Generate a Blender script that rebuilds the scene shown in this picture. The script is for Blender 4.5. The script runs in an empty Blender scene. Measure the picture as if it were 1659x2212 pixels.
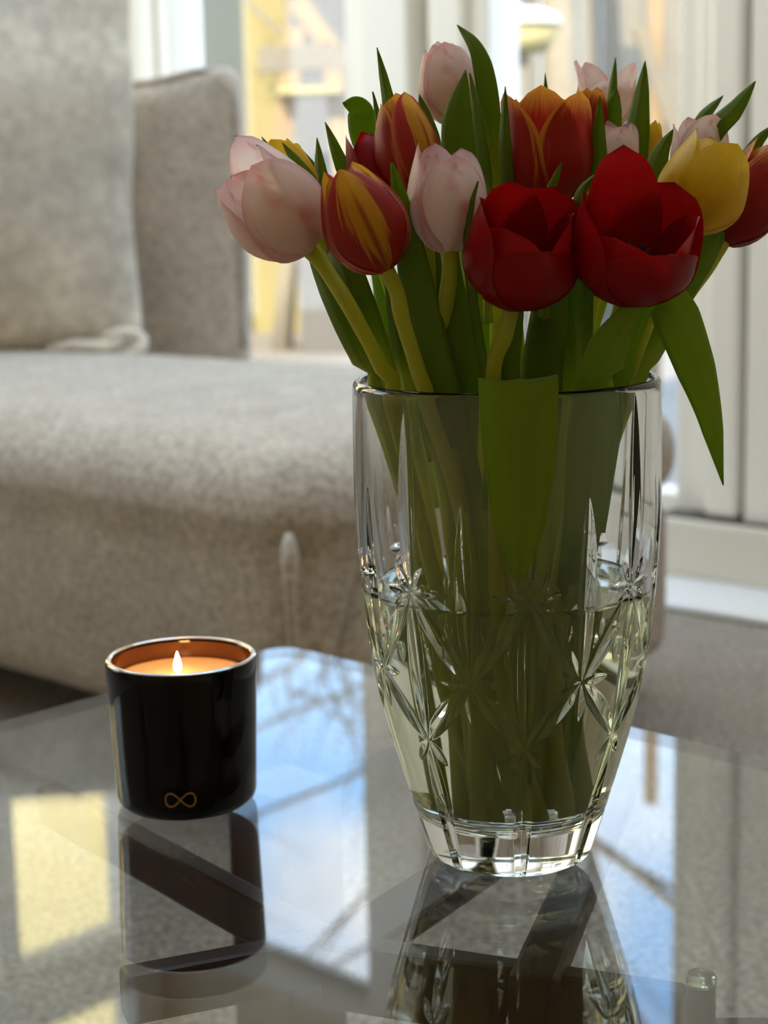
import bpy, bmesh, math, random
import numpy as np
from mathutils import Vector, Matrix
random.seed(7); rng = np.random.default_rng(7)
SC = bpy.context.scene
COL = SC.collection
PI = math.pi
# ------------------------------------------------------------------ camera
TABLE = 0.36                      # table top height
CAMZ = TABLE + 0.33
F = 3700.0; PITCH = math.radians(10.3); RHO = 0.022
fw = Vector((0, math.cos(PITCH), -math.sin(PITCH)))
r0 = Vector((1, 0, 0)); u0 = Vector((0, math.sin(PITCH), math.cos(PITCH)))
rt = r0*math.cos(RHO) - u0*math.sin(RHO); up = u0*math.cos(RHO) + r0*math.sin(RHO)
C0 = Vector((0, 0, CAMZ))
cam = bpy.data.cameras.new('camera'); camo = bpy.data.objects.new('camera', cam); COL.objects.link(camo)
M = Matrix((rt, up, -fw)).transposed().to_4x4(); M.translation = C0; camo.matrix_world = M
cam.sensor_fit = 'VERTICAL'; cam.sensor_height = 36.0; cam.lens = F/2212*36.0
cam.clip_start = 0.02; cam.clip_end = 200
cam.dof.use_dof = True; cam.dof.focus_distance = 0.80; cam.dof.aperture_fstop = 9.5
SC.camera = camo
def ray(x, y): return fw + rt*((x-829.5)/F) - up*((y-1106)/F)
def onY(x, y, Y): d = ray(x, y); return C0 + d*(Y/d.y)
def onZ(x, y, z): d = ray(x, y); return C0 + d*((z-CAMZ)/d.z)
# ------------------------------------------------------------------ view, sky, sun
SC.view_settings.view_transform = 'Standard'; SC.view_settings.look = 'None'
SC.view_settings.gamma = 1.0; SC.view_settings.use_curve_mapping = False
SC.view_settings.exposure = 1.42
SC.cycles.use_denoising = True
SC.cycles.max_bounces = 20; SC.cycles.transmission_bounces = 18; SC.cycles.transparent_max_bounces = 24
SC.cycles.diffuse_bounces = 5; SC.cycles.glossy_bounces = 6
SC.cycles.caustics_refractive = True; SC.cycles.caustics_reflective = True
SC.cycles.sample_clamp_indirect = 12.0
W = bpy.data.worlds.new('sky'); SC.world = W; W.use_nodes = True
def build_sky():
    nt = W.node_tree; N = nt.nodes; L = nt.links; N.clear()
    out = N.new('ShaderNodeOutputWorld'); bg = N.new('ShaderNodeBackground')
    tc = N.new('ShaderNodeTexCoord'); sep = N.new('ShaderNodeSeparateXYZ')
    L.new(tc.outputs['Generated'], sep.inputs[0])
    cr = N.new('ShaderNodeValToRGB'); L.new(sep.outputs['Z'], cr.inputs[0])
    e = cr.color_ramp.elements
    e[0].position = 0.0; e[0].color = (.56, .69, .90, 1)
    e[1].position = 0.9; e[1].color = (.16, .33, .70, 1)
    m = e.new(0.35); m.color = (.25, .46, .86, 1)
    no = N.new('ShaderNodeTexNoise'); no.inputs['Scale'].default_value = 3.4; no.inputs['Detail'].default_value = 6
    no.inputs['Roughness'].default_value = .55; L.new(tc.outputs['Generated'], no.inputs['Vector'])
    cl = N.new('ShaderNodeValToRGB'); L.new(no.outputs['Fac'], cl.inputs[0])
    cl.color_ramp.elements[0].position = .50; cl.color_ramp.elements[0].color = (0, 0, 0, 1)
    cl.color_ramp.elements[1].position = .76; cl.color_ramp.elements[1].color = (.9, .9, .9, 1)
    mx = N.new('ShaderNodeMix'); mx.data_type = 'RGBA'
    L.new(cl.outputs[0], mx.inputs[0]); L.new(cr.outputs[0], mx.inputs[6]); mx.inputs[7].default_value = (1.15, 1.07, .96, 1)
    L.new(mx.outputs[2], bg.inputs['Color']); bg.inputs['Strength'].default_value = 2.9
    L.new(bg.outputs[0], out.inputs['Surface'])
build_sky()
# ------------------------------------------------------------------ room frame: a runs along the window wall, b points outdoors
P0 = onZ(1510, 1232, 0.0)
AX = Vector((math.cos(math.radians(43)), -math.sin(math.radians(43)), 0)); BX = Vector((-AX.y, AX.x, 0))
def R(a, b, z): return Vector((P0.x, P0.y, 0)) + AX*a + BX*b + Vector((0, 0, z))
def a_of(px, py=120, b=0.0):
    d = ray(px, py); base = R(0, b, 0)
    t = ((base-C0).dot(BX))/d.dot(BX)
    return (C0+d*t-base).dot(AX)
sun = bpy.data.lights.new('sun', 'SUN'); suno = bpy.data.objects.new('sun', sun); COL.objects.link(suno)
sun.energy = 5.6; sun.angle = math.radians(.6); sun.color = (1, .93, .80)
sd = (BX*0.80 - AX*0.35 + Vector((0, 0, -.62))).normalized()      # from over the roof behind the camera
suno.rotation_euler = sd.to_track_quat('-Z', 'Y').to_euler(); suno.location = R(1, -6, 8)
def portal(c, x, z, w, h):      # sky portal: helps Cycles sample the sky through an opening, gives off nothing itself
    l = bpy.data.lights.new('sky_portal', 'AREA'); o = bpy.data.objects.new('sky_portal', l); COL.objects.link(o)
    l.shape = 'RECTANGLE'; l.size = w; l.size_y = h; l.cycles.is_portal = True
    o.matrix_world = Matrix.Translation(c) @ Matrix((x, z.cross(x), z)).transposed().to_4x4()
# ------------------------------------------------------------------ helpers
def tag(o, label=None, cat=None, group=None, kind=None):
    if label: o['label'] = label
    if cat: o['category'] = cat
    if group: o['group'] = group
    if kind: o['kind'] = kind
    return o
def thing(name, label, cat, loc=(0, 0, 0), group=None):
    o = bpy.data.objects.new(name, None); COL.objects.link(o); o.location = loc; o.empty_display_size = .05
    return tag(o, label, cat, group)
def wloc(o):
    v = Vector(o.location)
    while o.parent: o = o.parent; v += Vector(o.location)
    return v
def link(name, me, mat, parent=None, label=None, kind=None):
    o = bpy.data.objects.new(name, me); COL.objects.link(o)
    if mat and not me.materials: me.materials.append(mat)
    if parent: o.parent = parent
    return tag(o, label, None, None, kind)
class MB:
    def __init__(s): s.v = []; s.f = []; s.uv = None
    def pts(s, P): n = len(s.v); s.v += [Vector(p) for p in P]; return n
    def hexa(s, P):            # 8 corners: bottom ring 0-3, top ring 4-7
        n = s.pts(P)
        s.f += [tuple(n+i for i in q) for q in ((3, 2, 1, 0), (4, 5, 6, 7), (0, 1, 5, 4), (1, 2, 6, 5), (2, 3, 7, 6), (3, 0, 4, 7))]
        return s
    def box(s, x0, x1, y0, y1, z0, z1):
        return s.hexa([(x0, y0, z0), (x1, y0, z0), (x1, y1, z0), (x0, y1, z0), (x0, y0, z1), (x1, y0, z1), (x1, y1, z1), (x0, y1, z1)])
    def rbox(s, a0, a1, b0, b1, z0, z1):
        return s.hexa([R(a0, b0, z0), R(a1, b0, z0), R(a1, b1, z0), R(a0, b1, z0), R(a0, b0, z1), R(a1, b0, z1), R(a1, b1, z1), R(a0, b1, z1)])
    def bar(s, p, q, w, h):    # rectangular bar from p to q
        p, q = Vector(p), Vector(q); t = (q-p).normalized()
        up_ = Vector((0, 0, 1)) if abs(t.z) < .95 else Vector((1, 0, 0))
        x = t.cross(up_).normalized()*(w/2); y = x.cross(t).normalized()*(h/2)
        return s.hexa([p-x-y, p+x-y, q+x-y, q-x-y, p-x+y, p+x+y, q+x+y, q-x+y])
    def tube(s, P, rad, n=10, cap=True):
        P = [Vector(p) for p in P]; m = len(P)
        if not hasattr(rad, '__len__'): rad = [rad]*m
        t0 = (P[1]-P[0]).normalized(); x = t0.orthogonal().normalized(); base = len(s.v)
        for i in range(m):
            t = (P[min(i+1, m-1)]-P[max(i-1, 0)]).normalized()
            x = (x - t*x.dot(t)).normalized(); y = t.cross(x)
            for k in range(n):
                a = 2*PI*k/n; s.v.append(P[i]+(x*math.cos(a)+y*math.sin(a))*rad[i])
        for i in range(m-1):
            for k in range(n):
                a = base+i*n+k; b = base+i*n+(k+1) % n
                s.f.append((a, b, b+n, a+n))
        if cap:
            s.f.append(tuple(base+k for k in reversed(range(n)))); s.f.append(tuple(base+(m-1)*n+k for k in range(n)))
        return s
    def lathe(s, prof, c, n=64):      # prof: list of (r,z); r=0 allowed at the ends
        c = Vector(c); rings = []
        for (r, z) in prof:
            if r <= 1e-9: rings.append([s.pts([c+Vector((0, 0, z))])])
            else: k0 = s.pts([c+Vector((r*math.cos(2*PI*k/n), r*math.sin(2*PI*k/n), z)) for k in range(n)]); rings.append([k0+k for k in range(n)])
        for A, B in zip(rings, rings[1:]):
            for k in range(n):
                k2 = (k+1) % n
                if len(A) == 1 and len(B) == 1: continue
                if len(A) == 1: s.f.append((A[0], B[k2], B[k]))
                elif len(B) == 1: s.f.append((A[k], A[k2], B[0]))
                else: s.f.append((A[k], A[k2], B[k2], B[k]))
        return s
    def mesh(s, name, off=Vector((0, 0, 0)), smooth=False):
        me = bpy.data.meshes.new(name); me.from_pydata([tuple(v-off) for v in s.v], [], s.f); me.update()
        if smooth: me.polygons.foreach_set('use_smooth', [True]*len(me.polygons))
        return me
    def build(s, name, mat, parent=None, smooth=False, label=None, kind=None, bevel=0):
        off = wloc(parent) if parent else Vector((0, 0, 0))
        o = link(name, s.mesh(name, off, smooth), mat, parent, label, kind)
        if bevel:
            m = o.modifiers.new('bevel', 'BEVEL'); m.width = bevel; m.segments = 2; m.limit_method = 'ANGLE'
        return o
# ------------------------------------------------------------------ materials
def new_mat(name):
    m = bpy.data.materials.new(name); m.use_nodes = True
    N = m.node_tree.nodes; L = m.node_tree.links; N.clear()
    out = N.new('ShaderNodeOutputMaterial'); return m, N, L, out
def principled(N, col, rough=.5, **kw):
    b = N.new('ShaderNodeBsdfPrincipled'); b.inputs['Base Color'].default_value = (*col, 1); b.inputs['Roughness'].default_value = rough
    for k, v in kw.items(): b.inputs[k.replace('_', ' ')].default_value = v
    return b
def mat_plain(name, col, rough=.5, noise=0.0, nscale=20., bump=0.0, **kw):
    m, N, L, out = new_mat(name); b = principled(N, col, rough, **kw); L.new(b.outputs[0], out.inputs[0])
    if noise or bump:
        tc = N.new('ShaderNodeTexCoord'); no = N.new('ShaderNodeTexNoise'); no.inputs['Scale'].default_value = nscale; no.inputs['Detail'].default_value = 4
        L.new(tc.outputs['Object'], no.inputs['Vector'])
        if noise:
            mx = N.new('ShaderNodeMix'); mx.data_type = 'RGBA'; L.new(no.outputs['Fac'], mx.inputs[0])
            mx.inputs[6].default_value = (*[c*(1-noise) for c in col], 1); mx.inputs[7].default_value = (*[min(1, c*(1+noise)) for c in col], 1)
            L.new(mx.outputs[2], b.inputs['Base Color'])
        if bump:
            bp = N.new('ShaderNodeBump'); bp.inputs['Strength'].default_value = bump; bp.inputs['Distance'].default_value = .002
            L.new(no.outputs['Fac'], bp.inputs['Height']); L.new(bp.outputs[0], b.inputs['Normal'])
    return m
def mat_fabric(name, c1, c2, scale, bump=.6, dist=.003, big=.25):
    m, N, L, out = new_mat(name); b = principled(N, c1, .95); L.new(b.outputs[0], out.inputs[0])
    b.inputs['Specular IOR Level'].default_value = .15
    b.inputs['Sheen Weight'].default_value = .35; b.inputs['Sheen Roughness'].default_value = .5
    tc = N.new('ShaderNodeTexCoord')
    no = N.new('ShaderNodeTexNoise'); no.inputs['Scale'].default_value = scale; no.inputs['Detail'].default_value = 3; no.inputs['Roughness'].default_value = .6
    n2 = N.new('ShaderNodeTexNoise'); n2.inputs['Scale'].default_value = scale*.12; n2.inputs['Detail'].default_value = 3
    L.new(tc.outputs['Object'], no.inputs['Vector']); L.new(tc.outputs['Object'], n2.inputs['Vector'])
    cr = N.new('ShaderNodeValToRGB'); L.new(no.outputs['Fac'], cr.inputs[0])
    cr.color_ramp.elements[0].position = .36; cr.color_ramp.elements[0].color = (*c1, 1)
    cr.color_ramp.elements[1].position = .64; cr.color_ramp.elements[1].color = (*c2, 1)
    mp = N.new('ShaderNodeMapRange'); L.new(n2.outputs['Fac'], mp.inputs[0])
    mp.inputs[1].default_value = .3; mp.inputs[2].default_value = .7; mp.inputs[3].default_value = 1-big; mp.inputs[4].default_value = 1+big
    mx = N.new('ShaderNodeMix'); mx.data_type = 'RGBA'; mx.blend_type = 'MULTIPLY'; mx.inputs[0].default_value = 1
    L.new(cr.outputs[0], mx.inputs[6]); L.new(mp.outputs[0], mx.inputs[7]); L.new(mx.outputs[2], b.inputs['Base Color'])
    bp = N.new('ShaderNodeBump'); bp.inputs['Strength'].default_value = bump; bp.inputs['Distance'].default_value = dist
    L.new(no.outputs['Fac'], bp.inputs['Height']); L.new(bp.outputs[0], b.inputs['Normal'])
    return m
def mat_pane(name, tint=(1, 1, 1), ior=1.5):
    m, N, L, out = new_mat(name)
    t = N.new('ShaderNodeBsdfTransparent'); t.inputs[0].default_value = (*tint, 1)
    g = N.new('ShaderNodeBsdfGlossy'); g.inputs['Roughness'].default_value = 0.0
    fr = N.new('ShaderNodeFresnel'); ge = N.new('ShaderNodeNewGeometry')        # same thin-sheet reflectance from either side
    io = N.new('ShaderNodeMapRange'); L.new(ge.outputs['Backfacing'], io.inputs[0]); io.inputs[3].default_value = ior; io.inputs[4].default_value = 1/ior
    L.new(io.outputs[0], fr.inputs['IOR'])
    mx = N.new('ShaderNodeMixShader'); L.new(fr.outputs[0], mx.inputs[0]); L.new(t.outputs[0], mx.inputs[1]); L.new(g.outputs[0], mx.inputs[2])
    L.new(mx.outputs[0], out.inputs[0]); return m
def mat_glass(name, col=(1, 1, 1), ior=1.5, rough=0):
    m, N, L, out = new_mat(name); g = N.new('ShaderNodeBsdfGlass'); g.inputs['Color'].default_value = (*col, 1)
    g.inputs['IOR'].default_value = ior; g.inputs['Roughness'].default_value = rough; L.new(g.outputs[0], out.inputs[0]); return m
def mth(N, L, op, a, b=None, c=None, clamp=False):
    n = N.new('ShaderNodeMath'); n.operation = op; n.use_clamp = clamp
    for i, x in enumerate((a, b, c)):
        if x is None: continue
        if isinstance(x, (int, float)): n.inputs[i].default_value = x
        else: L.new(x, n.inputs[i])
    return n.outputs[0]
def sstep(N, L, x, lo, hi):
    n = N.new('ShaderNodeMapRange'); n.interpolation_type = 'SMOOTHSTEP'; L.new(x, n.inputs[0])
    n.inputs[1].default_value = lo; n.inputs[2].default_value = hi; return n.outputs[0]
def mixc(N, L, f, a, b):
    n = N.new('ShaderNodeMix'); n.data_type = 'RGBA'
    for i, x in ((0, f), (6, a), (7, b)):
        if isinstance(x, tuple): n.inputs[i].default_value = (*x, 1)
        elif isinstance(x, (int, float)): n.inputs[i].default_value = x
        else: L.new(x, n.inputs[i])
    return n.outputs[2]
def mat_petal(name, kind):
    m, N, L, out = new_mat(name)
    uv = N.new('ShaderNodeUVMap'); sp = N.new('ShaderNodeSeparateXYZ'); L.new(uv.outputs[0], sp.inputs[0])
    u, v = sp.outputs[0], sp.outputs[1]                       # u 0..1 across, v 0..1 base to tip
    mp = N.new('ShaderNodeMapping'); mp.inputs['Scale'].default_value = (26, 2.2, 1); L.new(uv.outputs[0], mp.inputs[0])
    oi = N.new('ShaderNodeObjectInfo'); comb = N.new('ShaderNodeCombineXYZ'); L.new(oi.outputs['Random'], comb.inputs[2])
    ad = N.new('ShaderNodeVectorMath'); ad.operation = 'MULTIPLY_ADD'; L.new(comb.outputs[0], ad.inputs[0]); ad.inputs[1].default_value = (40, 40, 40); L.new(mp.outputs[0], ad.inputs[2])
    no = N.new('ShaderNodeTexNoise'); no.inputs['Scale'].default_value = 1.0; no.inputs['Detail'].default_value = 4; L.new(ad.outputs[0], no.inputs['Vector'])
    streak = no.outputs['Fac']
    n2 = N.new('ShaderNodeTexNoise'); n2.inputs['Scale'].default_value = 3.5; n2.inputs['Detail'].default_value = 2; L.new(uv.outputs[0], n2.inputs['Vector'])
    d = mth(N, L, 'ABSOLUTE', mth(N, L, 'SUBTRACT', u, .5))    # 0 at the midrib, .5 at the edge
    if kind == 'pink':
        edge = sstep(N, L, mth(N, L, 'ADD', d, mth(N, L, 'MULTIPLY', mth(N, L, 'SUBTRACT', streak, .5), .25)), .33, .52)
        tip = sstep(N, L, v, .80, 1.0)
        blush = mth(N, L, 'MULTIPLY', sstep(N, L, n2.outputs['Fac'], .46, .72), sstep(N, L, d, .26, .02))
        f = mth(N, L, 'MAXIMUM', mth(N, L, 'MAXIMUM', mth(N, L, 'MULTIPLY', edge, .55), mth(N, L, 'MULTIPLY', tip, .6)), mth(N, L, 'MULTIPLY', blush, .8))
        col = mixc(N, L, f, (.90, .76, .68), (.74, .28, .31))
        col = mixc(N, L, sstep(N, L, v, .16, .02), col, (.78, .55, .12))
    elif kind == 'red':
        col = mixc(N, L, streak, (.30, .0015, .002), (.42, .004, .004))
        col = mixc(N, L, sstep(N, L, v, .10, .02), col, (.45, .25, .02))
    elif kind == 'yellow':
        col = mixc(N, L, streak, (.72, .46, .012), (.86, .60, .03))
    elif kind == 'flame':      # yellow flame down the middle, jagged, crimson flanks, thin red midrib
        w = mth(N, L, 'ADD', mth(N, L, 'MULTIPLY', v, .30), .015)
        jag = mth(N, L, 'MULTIPLY', mth(N, L, 'SUBTRACT', streak, .5), .42)
        x = mth(N, L, 'SUBTRACT', mth(N, L, 'ADD', d, jag), w)
        y = sstep(N, L, x, .045, -.045)
        col = mixc(N, L, y, (.52, .045, .035), (.80, .42, .03))
        mid = mth(N, L, 'MULTIPLY', sstep(N, L, d, .055, .0), sstep(N, L, v, .95, .6))
        col = mixc(N, L, mth(N, L, 'MULTIPLY', mid, .8), col, (.45, .05, .02))
        col = mixc(N, L, mth(N, L, 'MULTIPLY', sstep(N, L, d, .40, .5), .6), col, (.72, .30, .18))
        col = mixc(N, L, sstep(N, L, v, .12, .02), col, (.70, .45, .10))
    else:                      # edged: orange-red heart, yellow margins and tip
        jag = mth(N, L, 'MULTIPLY', mth(N, L, 'SUBTRACT', streak, .5), .30)
        e = sstep(N, L, mth(N, L, 'ADD', d, jag), .38, .52)
        t = sstep(N, L, mth(N, L, 'ADD', v, mth(N, L, 'MULTIPLY', jag, .8)), .74, 1.04)
        f = mth(N, L, 'MAXIMUM', mth(N, L, 'MULTIPLY', e, sstep(N, L, v, .10, .7)), t)
        col = mixc(N, L, f, (.43, .020, .008), (.86, .40, .05))
    b = principled(N, (1, 1, 1), .42); b.inputs['Specular IOR Level'].default_value = .35; L.new(col, b.inputs['Base Color'])
    bp = N.new('ShaderNodeBump'); bp.inputs['Strength'].default_value = .25; bp.inputs['Distance'].default_value = .0006
    L.new(streak, bp.inputs['Height']); L.new(bp.outputs[0], b.inputs['Normal'])
    tr = N.new('ShaderNodeBsdfTranslucent'); L.new(col, tr.inputs[0])
    mx = N.new('ShaderNodeMixShader'); mx.inputs[0].default_value = .46
    L.new(b.outputs[0], mx.inputs[1]); L.new(tr.outputs[0], mx.inputs[2]); L.new(mx.outputs[0], out.inputs[0])
    return m
def mat_leaf(name, c1, c2, trans=.3, pale=False):
    m, N, L, out = new_mat(name)
    uv = N.new('ShaderNodeUVMap'); mp = N.new('ShaderNodeMapping'); mp.inputs['Scale'].default_value = (30, 1.5, 1); L.new(uv.outputs[0], mp.inputs[0])
    no = N.new('ShaderNodeTexNoise'); no.inputs['Scale'].default_value = 1.0; no.inputs['Detail'].default_value = 3; L.new(mp.outputs[0], no.inputs['Vector'])
    col = mixc(N, L, no.outputs['Fac'], c1, c2)
    if pale:                                   # pale leaf foot, with extra light put into its colour inside the vase
        sp = N.new('ShaderNodeSeparateXYZ'); L.new(uv.outputs[0], sp.inputs[0])
        col = mixc(N, L, sstep(N, L, sp.outputs[1], .54, .28), col, (.62, .64, .09))
    b = principled(N, c1, .48); b.inputs['Specular IOR Level'].default_value = .28; L.new(col, b.inputs['Base Color'])
    bp = N.new('ShaderNodeBump'); bp.inputs['Strength'].default_value = .3; bp.inputs['Distance'].default_value = .0008
    L.new(no.outputs['Fac'], bp.inputs['Height']); L.new(bp.outputs[0], b.inputs['Normal'])
    tr = N.new('ShaderNodeBsdfTranslucent'); tr.inputs[0].default_value = (min(.9, c2[0]*2.3), min(.9, c2[1]*2.6), c2[2]*1.2, 1)
    mx = N.new('ShaderNodeMixShader'); mx.inputs[0].default_value = trans
    L.new(b.outputs[0], mx.inputs[1]); L.new(tr.outputs[0], mx.inputs[2]); L.new(mx.outputs[0], out.inputs[0]); return m
PET = {k: mat_petal('petal_'+k, k) for k in ('pink', 'red', 'yellow', 'flame', 'edged')}
LEAF = mat_leaf('leaf_green', (.095, .15, .007), (.17, .225, .016), .36, True)
LEAFD = mat_leaf('leaf_fold', (.17, .25, .012), (.26, .35, .022), .30)
STEM = mat_leaf('stem_green', (.40, .43, .045), (.56, .55, .075), .30)
FRAME = mat_plain('painted_frame', (.90, .83, .70), .35)
SEAL = mat_plain('door_seal', (.10, .09, .075), .6)
PANE = mat_pane('window_glass', (.90, .885, .83)); ADDP = mat_pane('added_window_glass', (.99, .93, .81))  # warm tint in the added windows warms the room light
WALLM = mat_plain('wall_paint', (.80, .69, .52), .85, noise=.03, nscale=3)
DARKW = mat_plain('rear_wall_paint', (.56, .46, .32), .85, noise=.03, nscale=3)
CEIL = mat_plain('ceiling_paint', (.84, .78, .66), .9)
CARPET = mat_fabric('carpet', (.08, .06, .042), (.44, .37, .30), 130, .8, .004, .12)
LAMINATE = mat_plain('pale_laminate', (.84, .84, .83), .25, noise=.04, nscale=8)
SOFA = mat_fabric('sofa_tweed', (.38, .31, .23), (.66, .57, .45), 115, .5, .003, .10)
PILLOWM = mat_fabric('pillow_linen', (.54, .47, .37), (.70, .62, .49), 42, .3, .002, .30)
BACKM = mat_fabric('back_cushion_weave', (.40, .33, .25), (.60, .50, .39), 90, .3, .002, .18)
WOOD = mat_plain('dark_wood', (.070, .022, .012), .42, noise=.35, nscale=14)
TGLASS = mat_pane('table_glass', (.86, .875, .86), 1.55)
CRYSTAL = mat_glass('crystal', (.985, .99, .99), 1.54)
WATERM = mat_glass('water', (.975, .99, .90), 1.33)
# ------------------------------------------------------------------ room shell
Z1 = 2.45; A0, A1, B0 = -1.62, 3.4, -4.8
def structure(mb, name, mat, **k): return mb.build(name, mat, kind='structure', **k)
structure(MB().rbox(A0-.1, A1+.1, B0-.1, -.30, -.12, 0), 'floor', CARPET)
structure(MB().rbox(A0-.1, A1+.1, -.285, .02, -.12, .002), 'trim_1', LAMINATE, label='pale laminate strip along the foot of the patio doors')
structure(MB().rbox(A0-.1, A1+.1, -.302, -.283, -.02, .006), 'trim_2', mat_plain('threshold_metal', (.42, .39, .33), .4, Metallic=.6), label='narrow metal bar between carpet and laminate')
RL = (-1.45, 1.7, -2.1, -.30)      # opening for an added, unseen rooflight that brightens the room
structure(MB().rbox(A0-.2, RL[0], B0-.2, .22, Z1, Z1+.15).rbox(RL[1], A1+.2, B0-.2, .22, Z1, Z1+.15).rbox(RL[0], RL[1], B0-.2, RL[2], Z1, Z1+.15).rbox(RL[0], RL[1], RL[3], .22, Z1, Z1+.15), 'ceiling', CEIL)
rl_ = bpy.data.objects.new('window_4', None); COL.objects.link(rl_); rl_.location = R(RL[0], RL[2], Z1); tag(rl_, 'added unseen rooflight over the sofa to brighten the room', None, None, 'structure')
MB().rbox(RL[0], RL[1], RL[2], RL[3], Z1+.10, Z1+.11).build('pane', ADDP, rl_)
MB().rbox(.12, .18, RL[2], RL[3], Z1+.04, Z1+.16).build('glazing_bar', FRAME, rl_)
structure(MB().rbox(A0-3, A1+3, B0-.14, B0, 0, 6.3), 'wall_back', DARKW)  # unseen wall, raised above the ceiling to keep sun off the added rooflight
structure(MB().rbox(A1, A1+.12, B0, .16, 0, Z1), 'wall_right', DARKW)
TOPZ = 1.86                       # top of the big panes
aG1l, aG1r = a_of(378), a_of(752)
aG2l, aG2r = a_of(1062), a_of(1474)
aFr = a_of(1648); aCorner = a_of(292)
structure(MB().rbox(A0-.1, A1+.1, 0, .14, TOPZ+.07, Z1), 'wall_front', WALLM)
# patio doors: every frame member is its own piece
def window(n, al, ar, z0, z1, jl, jr, label):
    w = bpy.data.objects.new('window_%d' % n, None); COL.objects.link(w); w.location = R(al, 0, 0); tag(w, label, None, None, 'structure')
    MB().rbox(al-jl, al, -.01, .09, 0, z1+.07).build('stile', FRAME, w, bevel=.006)
    MB().rbox(ar, ar+jr, -.01, .09, 0, z1+.07).build('stile', FRAME, w, bevel=.006)
    MB().rbox(al, ar, -.005, .085, z1, z1+.07).build('top_rail', FRAME, w, bevel=.006)
    MB().rbox(al, ar, -.005, .085, .02, z0).build('bottom_rail', FRAME, w, bevel=.006)
    MB().rbox(al-.002, ar+.002, .030, .034, z0-.005, z1+.005).build('pane', PANE, w)
    return w
window(1, aG1l, aG1r, .14, TOPZ, .05, .06, 'middle patio door glazing with a pale frame')
window(2, aG2l, aG2r, .14, TOPZ, .05, .05, 'right patio door glazing with a pale frame')
UPV = Vector((0, 0, 1))
for al_, ar_ in ((aG1l, aG1r), (aG2l, aG2r)): portal(R((al_+ar_)/2, .12, (.14+TOPZ)/2), AX, BX, ar_-al_, TOPZ-.14)
portal(R((RL[0]+RL[1])/2, (RL[2]+RL[3])/2, Z1+.14), AX, UPV, RL[1]-RL[0], RL[3]-RL[2])
portal(R(A0-.09, -.685, 1.40), BX, -AX, 1.17, 1.98)
# post between the two doors: stepped profile with recess shade put into a darker colour
a1, a2, a3, a4 = a_of(752)+.06, a_of(905), a_of(945), a_of(1062)-.05
structure(MB().rbox(a1, a2, -.035, .10, 0, TOPZ+.07), 'trim_3', FRAME, bevel=.008, label='left half of the pale post between the doors')
structure(MB().rbox(a2+.001, a3-.001, .03, .09, 0, TOPZ+.07), 'trim_4', mat_plain('post_recess_shade', (.45, .42, .36), .6), label='recess in the middle post with its shade in the colour')
structure(MB().rbox(a3, a4, -.03, .10, 0, TOPZ+.07), 'trim_5', FRAME, bevel=.008, label='right half of the pale post between the doors')
# right hand panel beyond the second door
b1 = a_of(1474)+.05; b2 = a_of(1568); b3 = a_of(1641)
structure(MB().rbox(b1, b2-.004, -.03, .10, .115, TOPZ+.07), 'trim_6', FRAME, bevel=.008, label='pale door jamb right of the second door')
structure(MB().rbox(b2, b3, -.055, .10, .115, TOPZ+.07), 'trim_7', FRAME, bevel=.010, label='pale raised door stile at the right edge')
structure(MB().rbox(b3, b3+.014, -.03, .09, .115, TOPZ+.07), 'trim_8', SEAL, label='dark gap beside the pale stile')
structure(MB().rbox(b3+.014, A1, -.05, .12, .115, TOPZ+.07), 'wall_side', FRAME)
structure(MB().rbox(a_of(1474), A1, -.075, .10, 0, .108), 'baseboard_right', mat_plain('pale_wood_skirting', (.74, .66, .52), .5, noise=.05, nscale=6), bevel=.008)
structure(MB().rbox(a_of(1474), A1, -.06, .09, .108, .115), 'trim_9', SEAL, label='dark line on top of the skirting')
# corner post and the left return wall with its glazed bay and fanlight
structure(MB().rbox(A0-.1, aG1l-.05, -.02, .12, 0, TOPZ+.07), 'trim_10', FRAME, bevel=.008, label='pale corner post behind the sofa')
def lwall(b0, b1_, z0, z1, name, mat, a_0=A0-.10, a_1=A0, parent=None, **k):
    return MB().rbox(a_0, a_1, b0, b1_, z0, z1).build(name, mat, parent, **k)
lwall(-1.35, -.02, 0, .35, 'wall_left', WALLM, kind='structure')
wc = MB()
for q in ((B0, -3.6, 0, Z1), (-1.7, -1.35, 0, Z1), (-3.6, -1.7, 0, .75), (-3.6, -1.7, 2.2, Z1)): wc.rbox(A0-.10, A0, *q)
structure(wc, 'wall_corner', DARKW)
w5 = bpy.data.objects.new('window_5', None); COL.objects.link(w5); w5.location = R(A0, -2.65, .75); tag(w5, 'added unseen side window letting in more light from the left', None, None, 'structure')  # unseen window added to light the room from this side
for q in ((-3.6, -3.54), (-2.68, -2.62), (-1.76, -1.7)): lwall(*q, .75, 2.2, 'stile', FRAME, parent=w5)
lwall(-3.54, -1.76, .75, 2.2, 'pane', ADDP, A0-.052, A0-.048, parent=w5)
portal(R(A0-.09, -2.65, 1.475), BX, -AX, 1.9, 1.45)
wl = bpy.data.objects.new('window_3', None); COL.objects.link(wl); wl.location = R(A0, -.7, 0); tag(wl, 'left return window with a fanlight above its transom', None, None, 'structure')
for q in ((-1.35, -1.27), (-.10, -.02)): lwall(*q, .35, Z1, 'stile', FRAME, parent=wl, bevel=.006)
lwall(-.50, -.44, .40, 1.86, 'mullion', FRAME, parent=wl, bevel=.006)
lwall(-1.27, -.10, .35, .40, 'bottom_rail', FRAME, parent=wl); lwall(-1.27, -.10, 1.86, 2.02, 'transom', FRAME, parent=wl); lwall(-1.27, -.10, 2.38, Z1, 'top_rail', FRAME, parent=wl)
lwall(-1.27, -.10, .40, 1.86, 'pane', PANE, A0-.052, A0-.048, parent=wl); lwall(-1.27, -.10, 2.02, 2.38, 'pane', PANE, A0-.052, A0-.048, parent=wl)
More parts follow.
